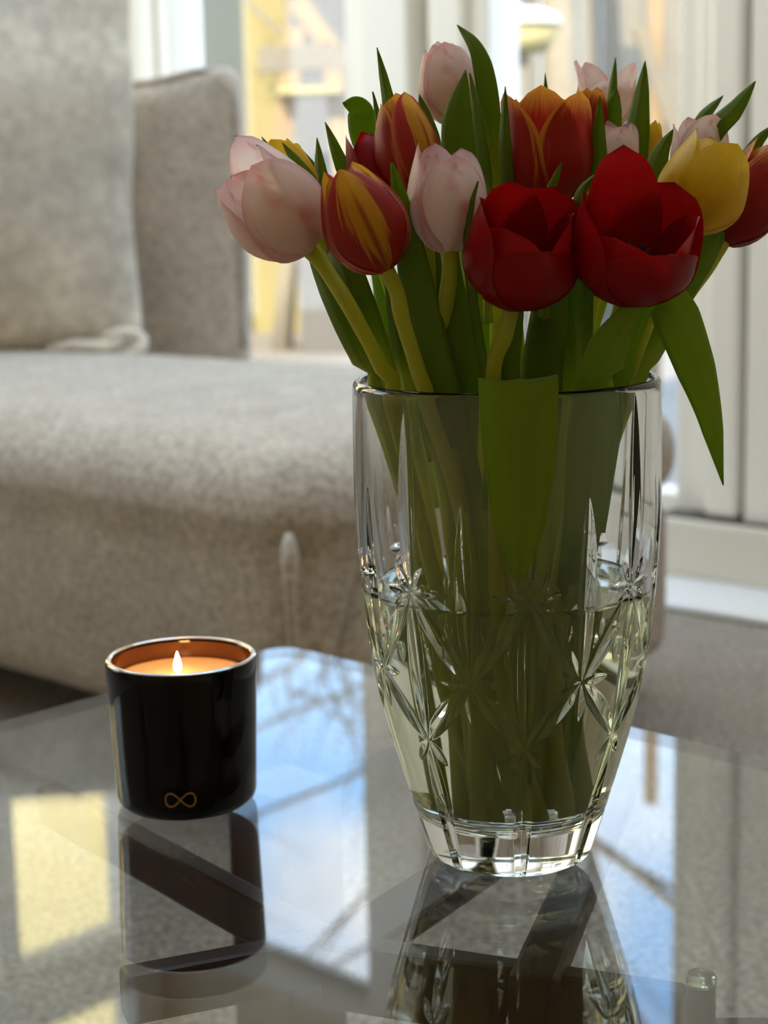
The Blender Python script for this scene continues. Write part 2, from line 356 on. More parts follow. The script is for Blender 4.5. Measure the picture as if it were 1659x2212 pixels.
# ------------------------------------------------------------------ soft shapes
def axis_pts(h, r, core, edge=5):
    e = [h - r + r*math.sin(PI/2*k/edge) for k in range(edge+1)]
    c = list(np.linspace(-(h-r), h-r, core+1))[1:-1]
    return [-x for x in reversed(e)] + c + e
def soft_box(hx, hy, hz, r, core=10, fn=None):
    bm = bmesh.new(); X, Y, Z = axis_pts(hx, r, core), axis_pts(hy, r, core), axis_pts(hz, r, 4)
    cache = {}
    def vert(p):
        k = tuple(round(c, 6) for c in p)
        if k in cache: return cache[k]
        q = Vector([max(-(h-r), min(h-r, c)) for c, h in zip(p, (hx, hy, hz))]); d = Vector(p)-q
        w = q + d.normalized()*r if d.length > 1e-9 else Vector(p)
        if fn: w = fn(w, hx, hy, hz)
        cache[k] = bm.verts.new(w); return cache[k]
    def sheet(U, V, mk, flip):
        for i in range(len(U)-1):
            for j in range(len(V)-1):
                vs = [vert(mk(U[i], V[j])), vert(mk(U[i+1], V[j])), vert(mk(U[i+1], V[j+1])), vert(mk(U[i], V[j+1]))]
                if len(set(vs)) < 4: continue
                bm.faces.new(vs[::-1] if flip else vs)
    for s in (-1, 1):
        sheet(X, Y, lambda u, v: (u, v, s*hz), s < 0); sheet(Y, Z, lambda u, v: (s*hx, u, v), s < 0); sheet(Z, X, lambda u, v: (v, s*hy, u), s < 0)
    for f in bm.faces: f.smooth = True
    return bm
def soft(name, bm, mat, M4, parent=None, **k):
    off = wloc(parent) if parent else Vector((0, 0, 0))
    bm.transform(Matrix.Translation(-off) @ M4); me = bpy.data.meshes.new(name); bm.to_mesh(me); bm.free()
    return link(name, me, mat, parent, **k)
ROOMM = lambda a, b, z: Matrix.Translation(R(a, b, z)) @ Matrix((AX, BX, Vector((0, 0, 1)))).transposed().to_4x4()
def room_ab(p): d = p-R(0, 0, 0); return d.dot(AX), d.dot(BX)
# ------------------------------------------------------------------ sofa
na, nb = room_ab(onY(652, 1215, 1.78))
SA1, SA0 = na, A0+.07; SB0, SB1 = nb, nb+.72
SEAT = .425
sofa = thing('sofa', 'large grey-beige tweed sofa with an open seat end behind the glass table', 'sofa', R((SA0+SA1)/2, (SB0+SB1)/2, 0))
def dome(w, hx, hy, hz):
    if w.z > 0:
        k = (1-min(1, abs(w.x/hx))**2.6)*(1-min(1, abs(w.y/hy))**2.2); w.z += .030*k
    k = min(1, max(0, (-w.y-hy+.11)/.08)); k = k*k*(3-2*k)      # the seat cover runs down the front face
    if w.z < 0 and k > 0: w.z *= 1+2.75*k; return Vector((w.x, w.y*1.005, w.z))
    s = 1+.012*(1-(w.z/hz)**2); return Vector((w.x*s, w.y*(1+.03*(1-(w.z/hz)**2)), w.z))
ca, cb = (SA0+SA1)/2, (SB0+SB1)/2; hx, hy = (SA1-SA0)/2, (SB1-SB0)/2
soft('base', soft_box(hx, hy-.03, .115, .040, 14), SOFA, ROOMM(ca, cb+.03, .175), sofa)
soft('seat_cushion', soft_box(hx+.004, hy+.004, .078, .066, 18, dome), SOFA, ROOMM(ca, cb, .349), sofa)
for sx in (-1, 1):
    for sy in (-1, 1):
        MB().lathe([(0, 0), (.022, 0), (.03, .075), (0, .075)], R(ca+sx*(hx-.12), cb+sy*(hy-.10), 0), 16).build('leg', WOOD, sofa, True)
q = R(SA1-.012, SB0-.006, 0); e = (AX-BX)*.7071
MB().tube([q+e*.002+Vector((0, 0, .345)), q+e*.012+Vector((0, 0, .325)), q+e*.010+Vector((0, 0, .28)), q+e*.008+Vector((0, 0, .20)), q+e*.004+Vector((0, 0, .10))], [.005, .010, .006, .005, .004], 8).build('corner_seam', SOFA, sofa, True)
soft('back_rest', soft_box((SA1-1.15-SA0)/2, .085, .33, .06), SOFA, ROOMM((SA0+SA1-1.15)/2, SB1+.10, .40), sofa)
# back cushion seen right of the pillow
bY = 3.13
bm = soft_box(.214, .055, .258, .045, 8, lambda w, a, b, c: Vector((w.x*(1+.02*(1-(w.z/c)**2)), w.y*(1+.35*(1-(w.x/a)**2)*(1-(w.z/c)**2)), w.z + (.016*(w.x/a) + .028*max(0, w.x/a)**3 if w.z > 0 else 0))))
q = onY(278, 500, bY); bc = Vector((q.x, q.y, SEAT+.214))
yaw = Matrix.Rotation(math.radians(-10), 4, 'Z')
soft('back_cushion', bm, BACKM, Matrix.Translation(bc) @ yaw, sofa)
pip = []
for k in range(37):
    a = k/36
    if a < .5: x = -.204+a/.5*.358; z = .259+.016*(x/.2)+.028*max(0, x/.2)**3
    elif a < .66: t = (a-.5)/.16*PI/2; x = .154+.060*math.sin(t); z = .219+.062*math.cos(t)
    else: x = .214+.003*math.sin((a-.66)/.34*PI); z = .219-(a-.66)/.34*.42
    pip.append(Matrix.Translation(bc) @ yaw @ Vector((x, -.030, z)))
MB().tube(pip, .0055, 8).build('piping', BACKM, sofa, True)
# ------------------------------------------------------------------ throw pillow
def pil_xz(u, v, hx, hz, pinch=.025):
    return u*hx*(1-pinch*(1-abs(v)**2.0)*abs(u)+.012*math.sin(6*v)), v*hz*(1-pinch*(1-abs(u)**2.0)*abs(v))
def pil_t(u, v, T):
    t = T*((1-abs(u)**2.6)*(1-abs(v)**2.6))**.55
    return t*(1+.05*math.sin(5*u+2*v)+.04*math.sin(9*v-3*u))
def pillow_bm(hx, hz, T, n=30):
    bm = bmesh.new(); G = {}
    for s in (-1, 1):
        for i in range(n+1):
            for j in range(n+1):
                u = math.sin(PI/2*(2*i/n-1)); v = math.sin(PI/2*(2*j/n-1))
                border = i in (0, n) or j in (0, n)
                key = (0 if border else s, i, j)
                if key in G: continue
                x, z = pil_xz(u, v, hx, hz); G[key] = bm.verts.new((x, s*(0 if border else pil_t(u, v, T)), z))
        for i in range(n):
            for j in range(n):
                k = lambda a, b: G[(0 if a in (0, n) or b in (0, n) else s, a, b)]
                vs = [k(i, j), k(i+1, j), k(i+1, j+1), k(i, j+1)]
                try: f = bm.faces.new(vs if s < 0 else vs[::-1]); f.smooth = True
                except ValueError: pass
    return bm
pY = 2.93; PHX, PHZ, PT = .29, .322, .09
q = onY(300, 400, pY); pc = Vector((q.x-PHX-.004, q.y, SEAT+.024+PHZ*.985))
pil = thing('throw_pillow', 'big pale linen throw pillow with a knotted corner tie standing on the sofa', 'pillow', (pc.x, pc.y, SEAT))
PM = Matrix.Translation(pc) @ Matrix.Rotation(math.radians(6), 4, 'Z') @ Matrix.Rotation(math.radians(-6), 4, 'X') @ Matrix.Rotation(math.radians(1), 4, 'Y')
soft('cover', pillow_bm(PHX, PHZ, PT), PILLOWM, PM, pil)
def on_pil(u, v, d=.002): x, z = pil_xz(u, v, PHX, PHZ); return PM @ Vector((x, -pil_t(u, v, PT)-d, z))
MB().tube([on_pil(-.45+.9*t, .42+.55*t) for t in np.linspace(0, 1, 16)], .006, 8).build('flap_seam', PILLOWM, pil, True)
kc = onY(264, 742, pY-.06)
ring = [kc+Vector((.032*math.cos(a)+.004, .010*math.sin(2*a), .019*math.sin(a))) for a in np.linspace(0, 2*PI, 25)]
MB().tube(ring, .0085, 8, False).build('tie_loop', PILLOWM, pil, True)
k2 = onY(228, 752, pY-.07)
MB().tube([k2+Vector((-.10, .02, -.002)), k2+Vector((-.05, -.004, .006)), k2, k2+Vector((.026, .0, .014))], [.007, .010, .014, .007], 8).build('knot', PILLOWM, pil, True)
# ------------------------------------------------------------------ coffee table
e0, e1, e2 = onZ(60, 1568, TABLE), onZ(615, 1393, TABLE), onZ(1659, 1640, TABLE)
dl = (e0-e1).normalized(); dr = (e2-e1).normalized(); dl = (dl - dr*dl.dot(dr)).normalized()
LT, LR = .95, .95
tbl = thing('coffee_table', 'glass topped coffee table on a dark brown wooden frame', 'table', (e1+dr*LR/2+dl*LT/2).xy.to_3d())
def tcorner(i, j, z): return Vector((*(e1+dr*i+dl*j).xy, z))
def rounded_top(z0, z1, rad=.018, n=6):
    P = []
    for (ci, cj, s) in ((rad, rad, 180), (LR-rad, rad, 270), (LR-rad, LT-rad, 0), (rad, LT-rad, 90)):
        for k in range(n+1):
            a = math.radians(s+90*k/n); P.append((ci+rad*math.cos(a), cj+rad*math.sin(a)))
    m = MB(); n0 = m.pts([tcorner(i, j, z0) for i, j in P]); n1 = m.pts([tcorner(i, j, z1) for i, j in P]); k = len(P)
    m.f.append(tuple(n0+i for i in reversed(range(k)))); m.f.append(tuple(n1+i for i in range(k)))
    for i in range(k): m.f.append((n0+i, n0+(i+1) % k, n1+(i+1) % k, n1+i))
    return m
top = rounded_top(TABLE-.008, TABLE).build('glass_top', TGLASS, tbl)
bmx = bmesh.new(); bmx.from_mesh(top.data); bmesh.ops.recalc_face_normals(bmx, faces=bmx.faces); bmx.to_mesh(top.data); bmx.free()
zb = TABLE-.028
def beam(p, q, w, h, z=zb):
    P, Q = onZ(*p, z), onZ(*q, z); P.z -= h/2; Q.z -= h/2
    MB().bar(P, Q, w, h).build('beam', WOOD, tbl, bevel=.003)
beam((100, 1690), (700, 2010), .016, .026)
beam((262, 2097), (700, 2016), .016, .026)
beam((700, 2020), (1480, 2135), .016, .036)
beam((700, 2060), (1045, 1835), .034, .012, zb-.004)
beam((1150, 2110), (1345, 1665), .024, .012, zb+.004)
for (i, j) in ((.06, .06), (LR-.06, .06), (LR-.06, LT-.06), (.06, LT-.06)):
    MB().hexa([tcorner(i-.03, j-.03, 0), tcorner(i+.03, j-.03, 0), tcorner(i+.03, j+.03, 0), tcorner(i-.03, j+.03, 0)] +
              [tcorner(i-.03, j-.03, zb-.05), tcorner(i+.03, j-.03, zb-.05), tcorner(i+.03, j+.03, zb-.05), tcorner(i-.03, j+.03, zb-.05)]).build('leg', WOOD, tbl, bevel=.004)
bp_ = onZ(1515, 2128, TABLE-.014)
BUMP = mat_glass('clear_bumper', (.90, .95, .92), 1.45)
MB().lathe([(0, 0), (.0062, 0), (.0068, .0008), (.0068, .0035), (.0058, .005), (0, .005)], (bp_.x, bp_.y, TABLE-.0135), 24).build('bumper', BUMP, tbl, True, label='small clear bumper disc under the glass')
MB().lathe([(0, -.20), (.0064, -.20), (.0064, 0), (0, 0)], (bp_.x, bp_.y, TABLE-.0138), 20).build('peg', WOOD, tbl, True)
beam((1540, 2215), (1700, 2215), .02, .03, zb-.01)
# ------------------------------------------------------------------ candle
cb_ = onZ(405, 1729, TABLE); CZ = TABLE+.0004
cand = thing('candle', 'lit candle in a glossy black glass jar with a gold infinity mark', 'candle', (cb_.x, cb_.y, CZ))
CC = Vector((cb_.x, cb_.y, CZ)); CHt = .0838; RT, RB = .0418, .0392
def jar_mat():
    m, N, L, out = new_mat('black_jar'); b = principled(N, (.003, .0026, .0022), .05); b.inputs['Specular IOR Level'].default_value = .30
    tr = N.new('ShaderNodeBsdfTranslucent'); tr.inputs[0].default_value = (.30, .055, .008, 1)
    mx = N.new('ShaderNodeMixShader'); mx.inputs[0].default_value = .05; L.new(b.outputs[0], mx.inputs[1]); L.new(tr.outputs[0], mx.inputs[2]); L.new(mx.outputs[0], out.inputs[0]); return m
JAR = jar_mat()
prof = [(0, 0), (RB-.008, 0), (RB-.004, .0008), (RB-.001, .0035), (RB, .007)] + [(RB+(RT-RB)*t, .007+(CHt-.009)*t) for t in (.2, .4, .6, .8, 1)]
prof += [(RT-.0003, CHt-.0008), (RT-.0012, CHt), (RT-.0024, CHt), (RT-.0032, CHt-.0009), (RT-.0034, CHt-.002)]
MB().lathe(prof, CC, 96).build('jar', JAR, cand, True)
INNER = mat_plain('amber_lining', (.055, .016, .005), .10, noise=.3, nscale=40)
MB().lathe([(RT-.0036, CHt-.0018), (RT-.0040, CHt-.02), (RB-.0028, .04), (RB-.004, .02), (0, .02)], CC, 96).build('inner_wall', INNER, cand, True, label='amber brown inside of the jar')
RIM = mat_plain('rim_edge', (.55, .50, .42), .12, Metallic=.7)
MB().lathe([(RT-.0033, CHt-.0003), (RT-.0026, CHt+.0006), (RT-.0012, CHt+.0006), (RT-.0004, CHt-.0003)], CC, 96).build('rim', RIM, cand, True, label='bright polished rim of the jar')
def wax_mat():
    m, N, L, out = new_mat('candle_wax'); b = principled(N, (.62, .32, .12), .35); b.inputs['Subsurface Weight'].default_value = .4
    b.inputs['Subsurface Radius'].default_value = (.012, .005, .002); b.inputs['Subsurface Scale'].default_value = 1.0
    L.new(b.outputs[0], out.inputs[0]); return m
wz = .0715
MB().lathe([(0, wz-.0012), (.006, wz-.0012), (.014, wz-.0006), (.024, wz-.0004), (.031, wz+.0002), (.0352, wz+.0014), (.0364, wz+.0018), (.0372, wz-.004), (0, wz-.02)], CC, 64).build('wax', wax_mat(), cand, True)
fc = CC + Vector((-.0022, 0, 0))
MB().tube([fc+Vector((0, 0, wz-.002)), fc+Vector((.0003, 0, wz+.003)), fc+Vector((.0009, 0, wz+.0052))], .0007, 8).build('wick', mat_plain('wick_black', (.02, .015, .01), .9), cand, True)
def flame_mat():
    m, N, L, out = new_mat('flame'); e = N.new('ShaderNodeEmission'); e.inputs[0].default_value = (1, .72, .34, 1); e.inputs[1].default_value = 9
    L.new(e.outputs[0], out.inputs[0]); return m
fz = wz+.0025; fh = .0125
MB().lathe([(0, 0)]+[(.00245*math.sin(PI*min(1, (t**.62)))**.9*(1-.25*t)+1e-5, fh*t) for t in np.linspace(.03, .97, 14)]+[(0, fh)], fc+Vector((0, 0, fz)), 24).build('flame', flame_mat(), cand, True, label='small bright teardrop flame')
fl = bpy.data.lights.new('candle_flame_light', 'POINT'); flo = bpy.data.objects.new('candle_flame_light', fl); COL.objects.link(flo)
fl.energy = .045; fl.color = (1, .50, .14); fl.shadow_soft_size = .003; flo.location = fc+Vector((0, 0, fz+fh+.004))
# gold infinity mark wrapped on the jar
th0 = math.atan2(-CC.y, -CC.x)
inf = []
lc = onY(390, 1728, CC.y-RB); z0 = lc.z-CC.z; dth = math.asin((lc.x-CC.x)/RB)-math.asin((0-CC.x)/Vector((CC.x, CC.y)).length)
for t in np.linspace(0, 2*PI, 65):
    x = .0080*math.cos(t)/(1+.35*math.sin(t)**2); z = .0088*math.sin(t)*math.cos(t)/(1+.35*math.sin(t)**2)
    a = math.atan2(-1, 0)+math.asin((lc.x-CC.x)/RB)+x/RB; rr = RB+(RT-RB)*(z0+z)/CHt+.0001
    inf.append(CC+Vector((rr*math.cos(a), rr*math.sin(a), z0+z)))
MB().tube(inf, .00050, 6, False).build('infinity_mark', mat_plain('gold_print', (.42, .22, .06), .35, Metallic=.4), cand, True, label='thin gold infinity symbol printed low on the jar')
# ------------------------------------------------------------------ crystal vase
VB = onZ(1102, 1833, TABLE); VC = Vector((VB.x, VB.y, TABLE+.0003)); VH = .2436
prof_px = [(820, 663), (880, 664), (950, 663), (1100, 660), (1200, 645), (1290, 628), (1400, 598), (1480, 566), (1560, 523), (1640, 473), (1740, 408), (1800, 368), (1833, 345)]
pz, prd = [], []
for y, w in prof_px:
    q = onY(1100, y, VB.y); pz.append(q.z-TABLE); prd.append(w/2*((q-C0).dot(fw))/F)
pz = np.array(pz[::-1]); prd = np.array(prd[::-1]); pz[0] = 0; pz[-1] = VH
def smooth_prof(z):
    zz = np.linspace(0, VH, 600); r = np.interp(zz, pz, prd)
    k = np.ones(41)/41; rp = np.concatenate([r[0]-(r[1:21][::-1]-r[0]), r, r[-1]-(r[-21:-1][::-1]-r[-1])]); r = np.convolve(rp, k, 'valid')
    return np.interp(z, zz, r)
face = math.atan2(C0.y-VC.y, C0.x-VC.x); PH = face + math.radians(7)
def zf(y, px=1110): return onY(px, y, VC.y-float(smooth_prof(np.array([.14]))[0])).z-TABLE
def zfr(y):           # z on the front surface seen at pixel row y
    z = .12
    for _ in range(12): z = onY(1110, y, VC.y-float(smooth_prof(np.array([min(max(z, 0), VH)]))[0])).z-TABLE
    return z
def inner_r(z):
    t = np.interp(z, [0, .03, .09, .16, .22, VH], [.009, .0085, .0068, .0055, .0045, .0040])
    return smooth_prof(z)-t
def make_vase():
    NC = 1152; NS = NC//8
    zlist = np.concatenate([np.linspace(.0022, .185, 400), np.linspace(.185, VH-.0026, 90)[1:]])
    th = np.radians(np.linspace(-22.5, 22.5, NS+1)[:-1]); Z, T = np.meshgrid(zlist, th, indexing='ij'); Rz = smooth_prof(Z)
    D = np.zeros_like(Z)
    z1, z2, z3 = zfr(1298), zfr(1488), zfr(1620)
    def groove(t0, za, t1, zb_, w, dep, pw=.75, peak=.5):
        rm = float(smooth_prof(np.array([(za+zb_)/2]))[0]); nonlocal D
        for k in (-45, 0, 45):
            U = (T-math.radians(t0+k))*rm; V = Z-za; du = math.radians(t1-t0)*rm; dv = zb_-za; ln = math.hypot(du, dv)
            s = (U*du+V*dv)/ln/ln; d = np.abs(U*dv-V*du)/ln
            sc = np.clip(s, 0, 1); sp = np.where(sc < peak, sc/peak*.5, .5+(sc-peak)/(1-peak)*.5)
            ww = w*np.sin(PI*sp)**pw + 1e-6; g = np.clip(1-(d/ww)**1.25, 0, 1)*np.sin(PI*sp)**.6*((s > 0) & (s < 1))
            D = np.maximum(D, dep*g)
    def tear(t0, z, w, h, dep):
        rm = float(smooth_prof(np.array([z]))[0]); nonlocal D
        for k in (-45, 0, 45):
            U = (T-math.radians(t0+k))*rm; V = Z-z; wl_ = w*(1+.45*V/h)
            D = np.maximum(D, dep*np.sqrt(np.clip(1-(U/wl_)**2-(V/h)**2, 0, 1)))
    def star(t0, z, rays):
        rm = float(smooth_prof(np.array([z]))[0])
        for ang, ln, w in rays:
            a = math.radians(ang); groove(t0, z, t0+math.degrees(ln*math.cos(a)/rm), z+ln*math.sin(a), w, .0015, .8, .45)
    groove(0, zfr(868), 0, z1-.0005, .0048, .0020, .62, .66)
    groove(22.5, zfr(1078), 22.5, z2-.0005, .0046, .0020, .62, .5)
    groove(0, z1, 0, z3, .0044, .0022, .5, .5)
    groove(0, z3, 0, -.012, .0044, .0026, .5, .55)
    for s in (-1, 1):
        groove(0, z1, s*22.5, z2, .0046, .0022, .5); groove(s*22.5, z2, 0, z3, .0046, .0022, .5)
        tear(s*7.0, zfr(1432), .0019, .0048, .0010); tear(s*15.5, zfr(1376), .0019, .0050, .0010)
    star(0, z1, [(58, .0155, .0028), (122, .0155, .0028), (90, .013, .0022), (6, .0160, .0025), (174, .0160, .0025), (-32, .0125, .0024), (-148, .0125, .0024)])
    star(22.5, z2, [(4, .0145, .0026), (176, .0145, .0026), (-90, .020, .0028), (90, .014, .0024)])
    star(0, z3, [(-52, .0150, .0027), (-128, .0150, .0027)])
    zr = zfr(1808)                       # foot ring: cut step above the plain foot
    D += .0006*np.exp(-((Z-zr)/.0008)**2)*(np.abs(T) > math.radians(3))
    Ro = Rz-D
    Rfull = np.tile(Ro, (1, 8)); thf = np.radians(np.linspace(-22.5, 337.5, NC+1)[:-1])+PH
    rows = [np.stack([(Rfull[i])*np.cos(thf), (Rfull[i])*np.sin(thf), np.full(NC, zlist[i])], 1) for i in range(len(zlist))]
    def ring(r, z): return np.stack([r*np.cos(thf), r*np.sin(thf), np.full(NC, z)], 1)
    R0 = float(smooth_prof(np.array([0.0]))[0]); RT_ = float(smooth_prof(np.array([VH]))[0])
    pre = [ring(1e-4, .0016), ring(R0-.016, .0016), ring(R0-.010, .0010), ring(R0-.006, .0), ring(R0-.0030, .0), ring(R0-.0010, .0007)]
    post = [ring(RT_-.0002, VH-.0018), ring(RT_-.0009, VH-.0006), ring(RT_-.0020, VH), ring(RT_-.0030, VH-.0006), ring(RT_-.0037, VH-.0018)]
    zi = np.linspace(VH-.004, .034, 70); post += [ring(float(inner_r(np.array([z]))[0]), z) for z in zi]
    rl = float(inner_r(np.array([.034]))[0])
    post += [ring(rl-.0012, .0305), ring(rl-.004, .028), ring(rl-.008, .0268), ring(rl*.4, .0262), ring(1e-4, .0262)]
    A = np.concatenate(pre+rows+post); nr = len(pre)+len(rows)+len(post)
    i = np.arange(nr-1)[:, None]*NC; j = np.arange(NC)[None]; j2 = (j+1) % NC
    quads = np.stack([i+j, i+j2, i+NC+j2, i+NC+j], -1).reshape(-1, 4)
    me = bpy.data.meshes.new('crystal_vase'); me.vertices.add(len(A)); me.vertices.foreach_set('co', A.astype(np.float32).ravel())
    me.loops.add(quads.size); me.loops.foreach_set('vertex_index', quads.ravel().astype(np.int32))
    me.polygons.add(len(quads)); me.polygons.foreach_set('loop_start', np.arange(0, quads.size, 4, dtype=np.int32))
    me.polygons.foreach_set('use_smooth', np.ones(len(quads), bool)); me.update(); me.validate()
    o = link('crystal_vase', me, CRYSTAL); o.location = VC
    tag(o, 'tall cut crystal vase with star and diamond cuts holding the tulips', 'vase')
make_vase()
WZ = zfr(1330)
wp = [(0, .0258)] + [(float(inner_r(np.array([z]))[0])+.0002-(.004 if z < .03 else 0), z) for z in np.linspace(.0262, WZ, 40)]
wp += [(float(inner_r(np.array([WZ]))[0])-.0015, WZ-.0010), (float(inner_r(np.array([WZ]))[0])-.004, WZ-.0014), (0, WZ-.0014)]
wo = MB().lathe(wp, VC, 128).build('water', WATERM, None, True); tag(wo, 'clear water filling the lower half of the crystal vase', 'water')
# ------------------------------------------------------------------ tulips
def catmull(P, n):
    P = [Vector(p) for p in P]; Q = [P[0]*2-P[1]]+P+[P[-1]*2-P[-2]]; out = []
    m = len(P)-1
    for i in range(n+1):
        s = i/n*m; k = min(int(s), m-1); t = s-k; a, b, c, d = Q[k:k+4]
        out.append(.5*((2*b)+(c-a)*t+(2*a-5*b+4*c-d)*t*t+(3*b-a-3*c+d)*t**3))
    return out
def inside(p, rad):          # keep a point inside the vase's inner wall
    z = p.z-VC.z
    if z > VH+.006 or z < .02: return p
    lim = float(inner_r(np.array([z]))[0])-rad-.0008; d = Vector((p.x-VC.x, p.y-VC.y))
    if d.length > lim: d *= lim/d.length
    return Vector((VC.x+d.x, VC.y+d.y, p.z))
def grid_mesh(name, G, off, uvs):
    nv, nu = len(G), len(G[0]); V = [tuple(p-off) for row in G for p in row]; Fc = []; UV = []
    for i in range(nv-1):
        for j in range(nu-1):
            q = (i*nu+j, i*nu+j+1, (i+1)*nu+j+1, (i+1)*nu+j); Fc.append(q)
            UV += [uvs[i][j], uvs[i][j+1], uvs[i+1][j+1], uvs[i+1][j]]
    me = bpy.data.meshes.new(name); me.from_pydata(V, [], Fc); ul = me.uv_layers.new(name='UVMap')
    ul.data.foreach_set('uv', [c for p in UV for c in p]); me.polygons.foreach_set('use_smooth', [True]*len(Fc)); me.update(); return me
def px_path(pts): return [onY(x, y, Y) for x, y, Y in pts]
def leaf(parent, pts, wpx, start=None, twist=0., wdir=None, cup=.25, mat=None, prof=None, clampin=True, n=30, label=None, flip=False):
    pw = px_path(pts)
    P = catmull(([start, start.lerp(pw[0], .55)+Vector((0, 0, .01))] if start else [])+pw, n); nu = 9; G = []; UVs = []; off = wloc(parent)
    wmax = wpx*(P[n//2]-C0).dot(fw)/F
    prof = prof or [(0, .35), (.25, .75), (.5, 1), (.72, .85), (.88, .48), (.96, .2), (1, .02)]
    for i, p in enumerate(P):
        s = i/n; t = (P[min(i+1, n)]-P[max(i-1, 0)]).normalized(); view = (p-C0).normalized()
        x = t.cross(view).normalized(); nn = x.cross(t)          # nn faces roughly the camera
        if wdir is not None: x = (Vector(wdir)-t*t.dot(Vector(wdir))).normalized(); nn = x.cross(t)
        tw = twist[0]*(1-s)+twist[1]*s if isinstance(twist, tuple) else twist
        ca_, sa_ = math.cos(tw), math.sin(tw); x, nn = x*ca_+nn*sa_, nn*ca_-x*sa_
        w = wmax*float(np.interp(s, [a for a, b in prof], [b for a, b in prof]))
        row = []; uvr = []
        for j in range(nu):
            u = 2*j/(nu-1)-1; sg = -1 if flip else 1
            qv = p + x*(u*w/2) + nn*(sg*cup*w*(u*u-.4)*.5 - (.0006*math.exp(-(u/.12)**2)))
            if s <= clampin: qv = inside(qv, .0006)
            row.append(qv); uvr.append((j/(nu-1), s))
        G.append(row); UVs.append(uvr)
    o = link('leaf', grid_mesh('leaf', G, off, UVs), mat or LEAF, parent, label)
    sm = o.modifiers.new('thickness', 'SOLIDIFY'); sm.thickness = .0005; sm.offset = 0
    return o
NT = [0]
def tulip(label, base, tip, wpx, kind, mouth=.45, spin=0., via=None, foot=None, L=1.0, tilt=None, leaves=(), petals=None, sr=.0037, inner=.86, lenv=None, tipr=1.0):
    B, T = onY(*base), onY(*tip); ax = (T-B); Ln = ax.length*L; ax.normalize()
    Rr = wpx/2*(B-C0).dot(fw)/F
    root = thing('tulip', label, 'flower', (0, 0, 0), 'tulips in the crystal vase')
    ft = VC+Vector((foot[0], foot[1], .0275+.001*(NT[0] % 3))); NT[0] += 1
    root.location = ft; off = ft
    # stem
    P = [ft] + (px_path(via) if via else [ft.lerp(B, .55)+Vector((0, 0, .012))]) + [B-ax*.012, B+ax*.002]
    Q = [inside(p, sr) for p in catmull(P, 40)]
    st = MB().tube(Q, [sr*(1.0+.12*math.sin(i*.7)*.3) for i in range(41)], 12)
    me = st.mesh('stem', off, True); ul = me.uv_layers.new(name='UVMap')
    link('stem', me, STEM, root)
    # petals
    x = (ray(829, 1106)*-1); x = (x-ax*x.dot(ax)).normalized(); y = ax.cross(x)      # x points at the camera
    rs = random.Random(NT[0]*17+3); Rm = Rr*mouth; nv, nu = 18, 13
    for k in range(6):
        outer = k % 2 == 0; th = math.radians(spin+k*60); sc = 1.0 if outer else inner
        lv = (lenv[k] if lenv else rs.uniform(.93, 1.04))*(1 if outer else .98)
        til = (tilt[k] if tilt else rs.uniform(-.05, .06)); ph = rs.uniform(0, 6)
        G = []; UVs = []
        for i in range(nv):
            v = (i/(nv-1))**.92
            if v < .5: a = v/.5*PI/2; rr = Rr*math.sin(a)**(1.45 if kind == 'red' else 1.2); h = .44*Ln*(1-math.cos(a))
            else:
                s = (v-.5)/.5; rr = Rr+(Rm-Rr)*s**1.6; h = .44*Ln+(.56*Ln)*s*(lv-.44)/.56
            rr *= sc; rr += til*Ln*max(0, v-.3)**1.5
            wsh = math.sin(min(1, v/.46)*PI/2)**.8 if v < .46 else max(0, 1-((v-.46)/.54)**2.1)**(.74*tipr)
            Wd = 1.12*Rr*sc*wsh; phi = Wd/max(rr, .42*Rr)
            row = []; uvr = []
            for j in range(nu):
                u = 2*j/(nu-1)-1; aa = th+u*phi
                r2 = rr*(1+.05*u*u) + .02*Rr*math.exp(-(u/.18)**2)*math.sin(PI*v) - .035*Rr*math.exp(-((abs(u)-.35)/.15)**2)*math.sin(PI*v)*.5
                r2 += .07*Rr*math.sin(4*u+ph)*max(0, v-.45)*(1.15-v)
                hh = h - .05*Ln*u*u*v*(1-v) + .05*Ln*math.sin(6*u+ph)*max(0, v-.5)*(1-v)
                row.append(B + x*(r2*math.cos(aa)) + y*(r2*math.sin(aa)) + ax*(hh-.002)); uvr.append((j/(nu-1), v))
            G.append(row); UVs.append(uvr)
        link('petal', grid_mesh('petal', G, off, UVs), PET[kind if not petals else petals[k]], root)
    # pistil and stamens, seen where the cup stands open
    for i, lf in enumerate(leaves):
        a = 2.4*(i+NT[0]); leaf(root, start=None if lf.get('n') or lf['pts'][0][2] > .835 else ft+Vector((.006*math.cos(a), .006*math.sin(a), .012+.006*i)), **{**lf, 'n': lf.get('n', 40)})
    return root
def pistil(root, base, tip):
    B, T = onY(*base), onY(*tip); ax = (T-B).normalized()
    MB().tube([B+ax*.002, B+ax*.014, B+ax*.022, B+ax*.024], [.0030, .0032, .0026, .0040], 10).build('pistil', STEM, root, True)
    bl = mat_plain('anther_black', (.012, .008, .010), .7); x = ax.orthogonal().normalized(); y = ax.cross(x)
    for k in range(6):
        a = k*PI/3; q = B+(x*math.cos(a)+y*math.sin(a))*.006
        MB().tube([q+ax*.002, q+ax*.012, q+ax*.016, q+ax*.023, q+ax*.026], [.0006, .0008, .0016, .0016, .0004], 6).build('stamen', bl, root, True)
D = dict
exec_tulips = True
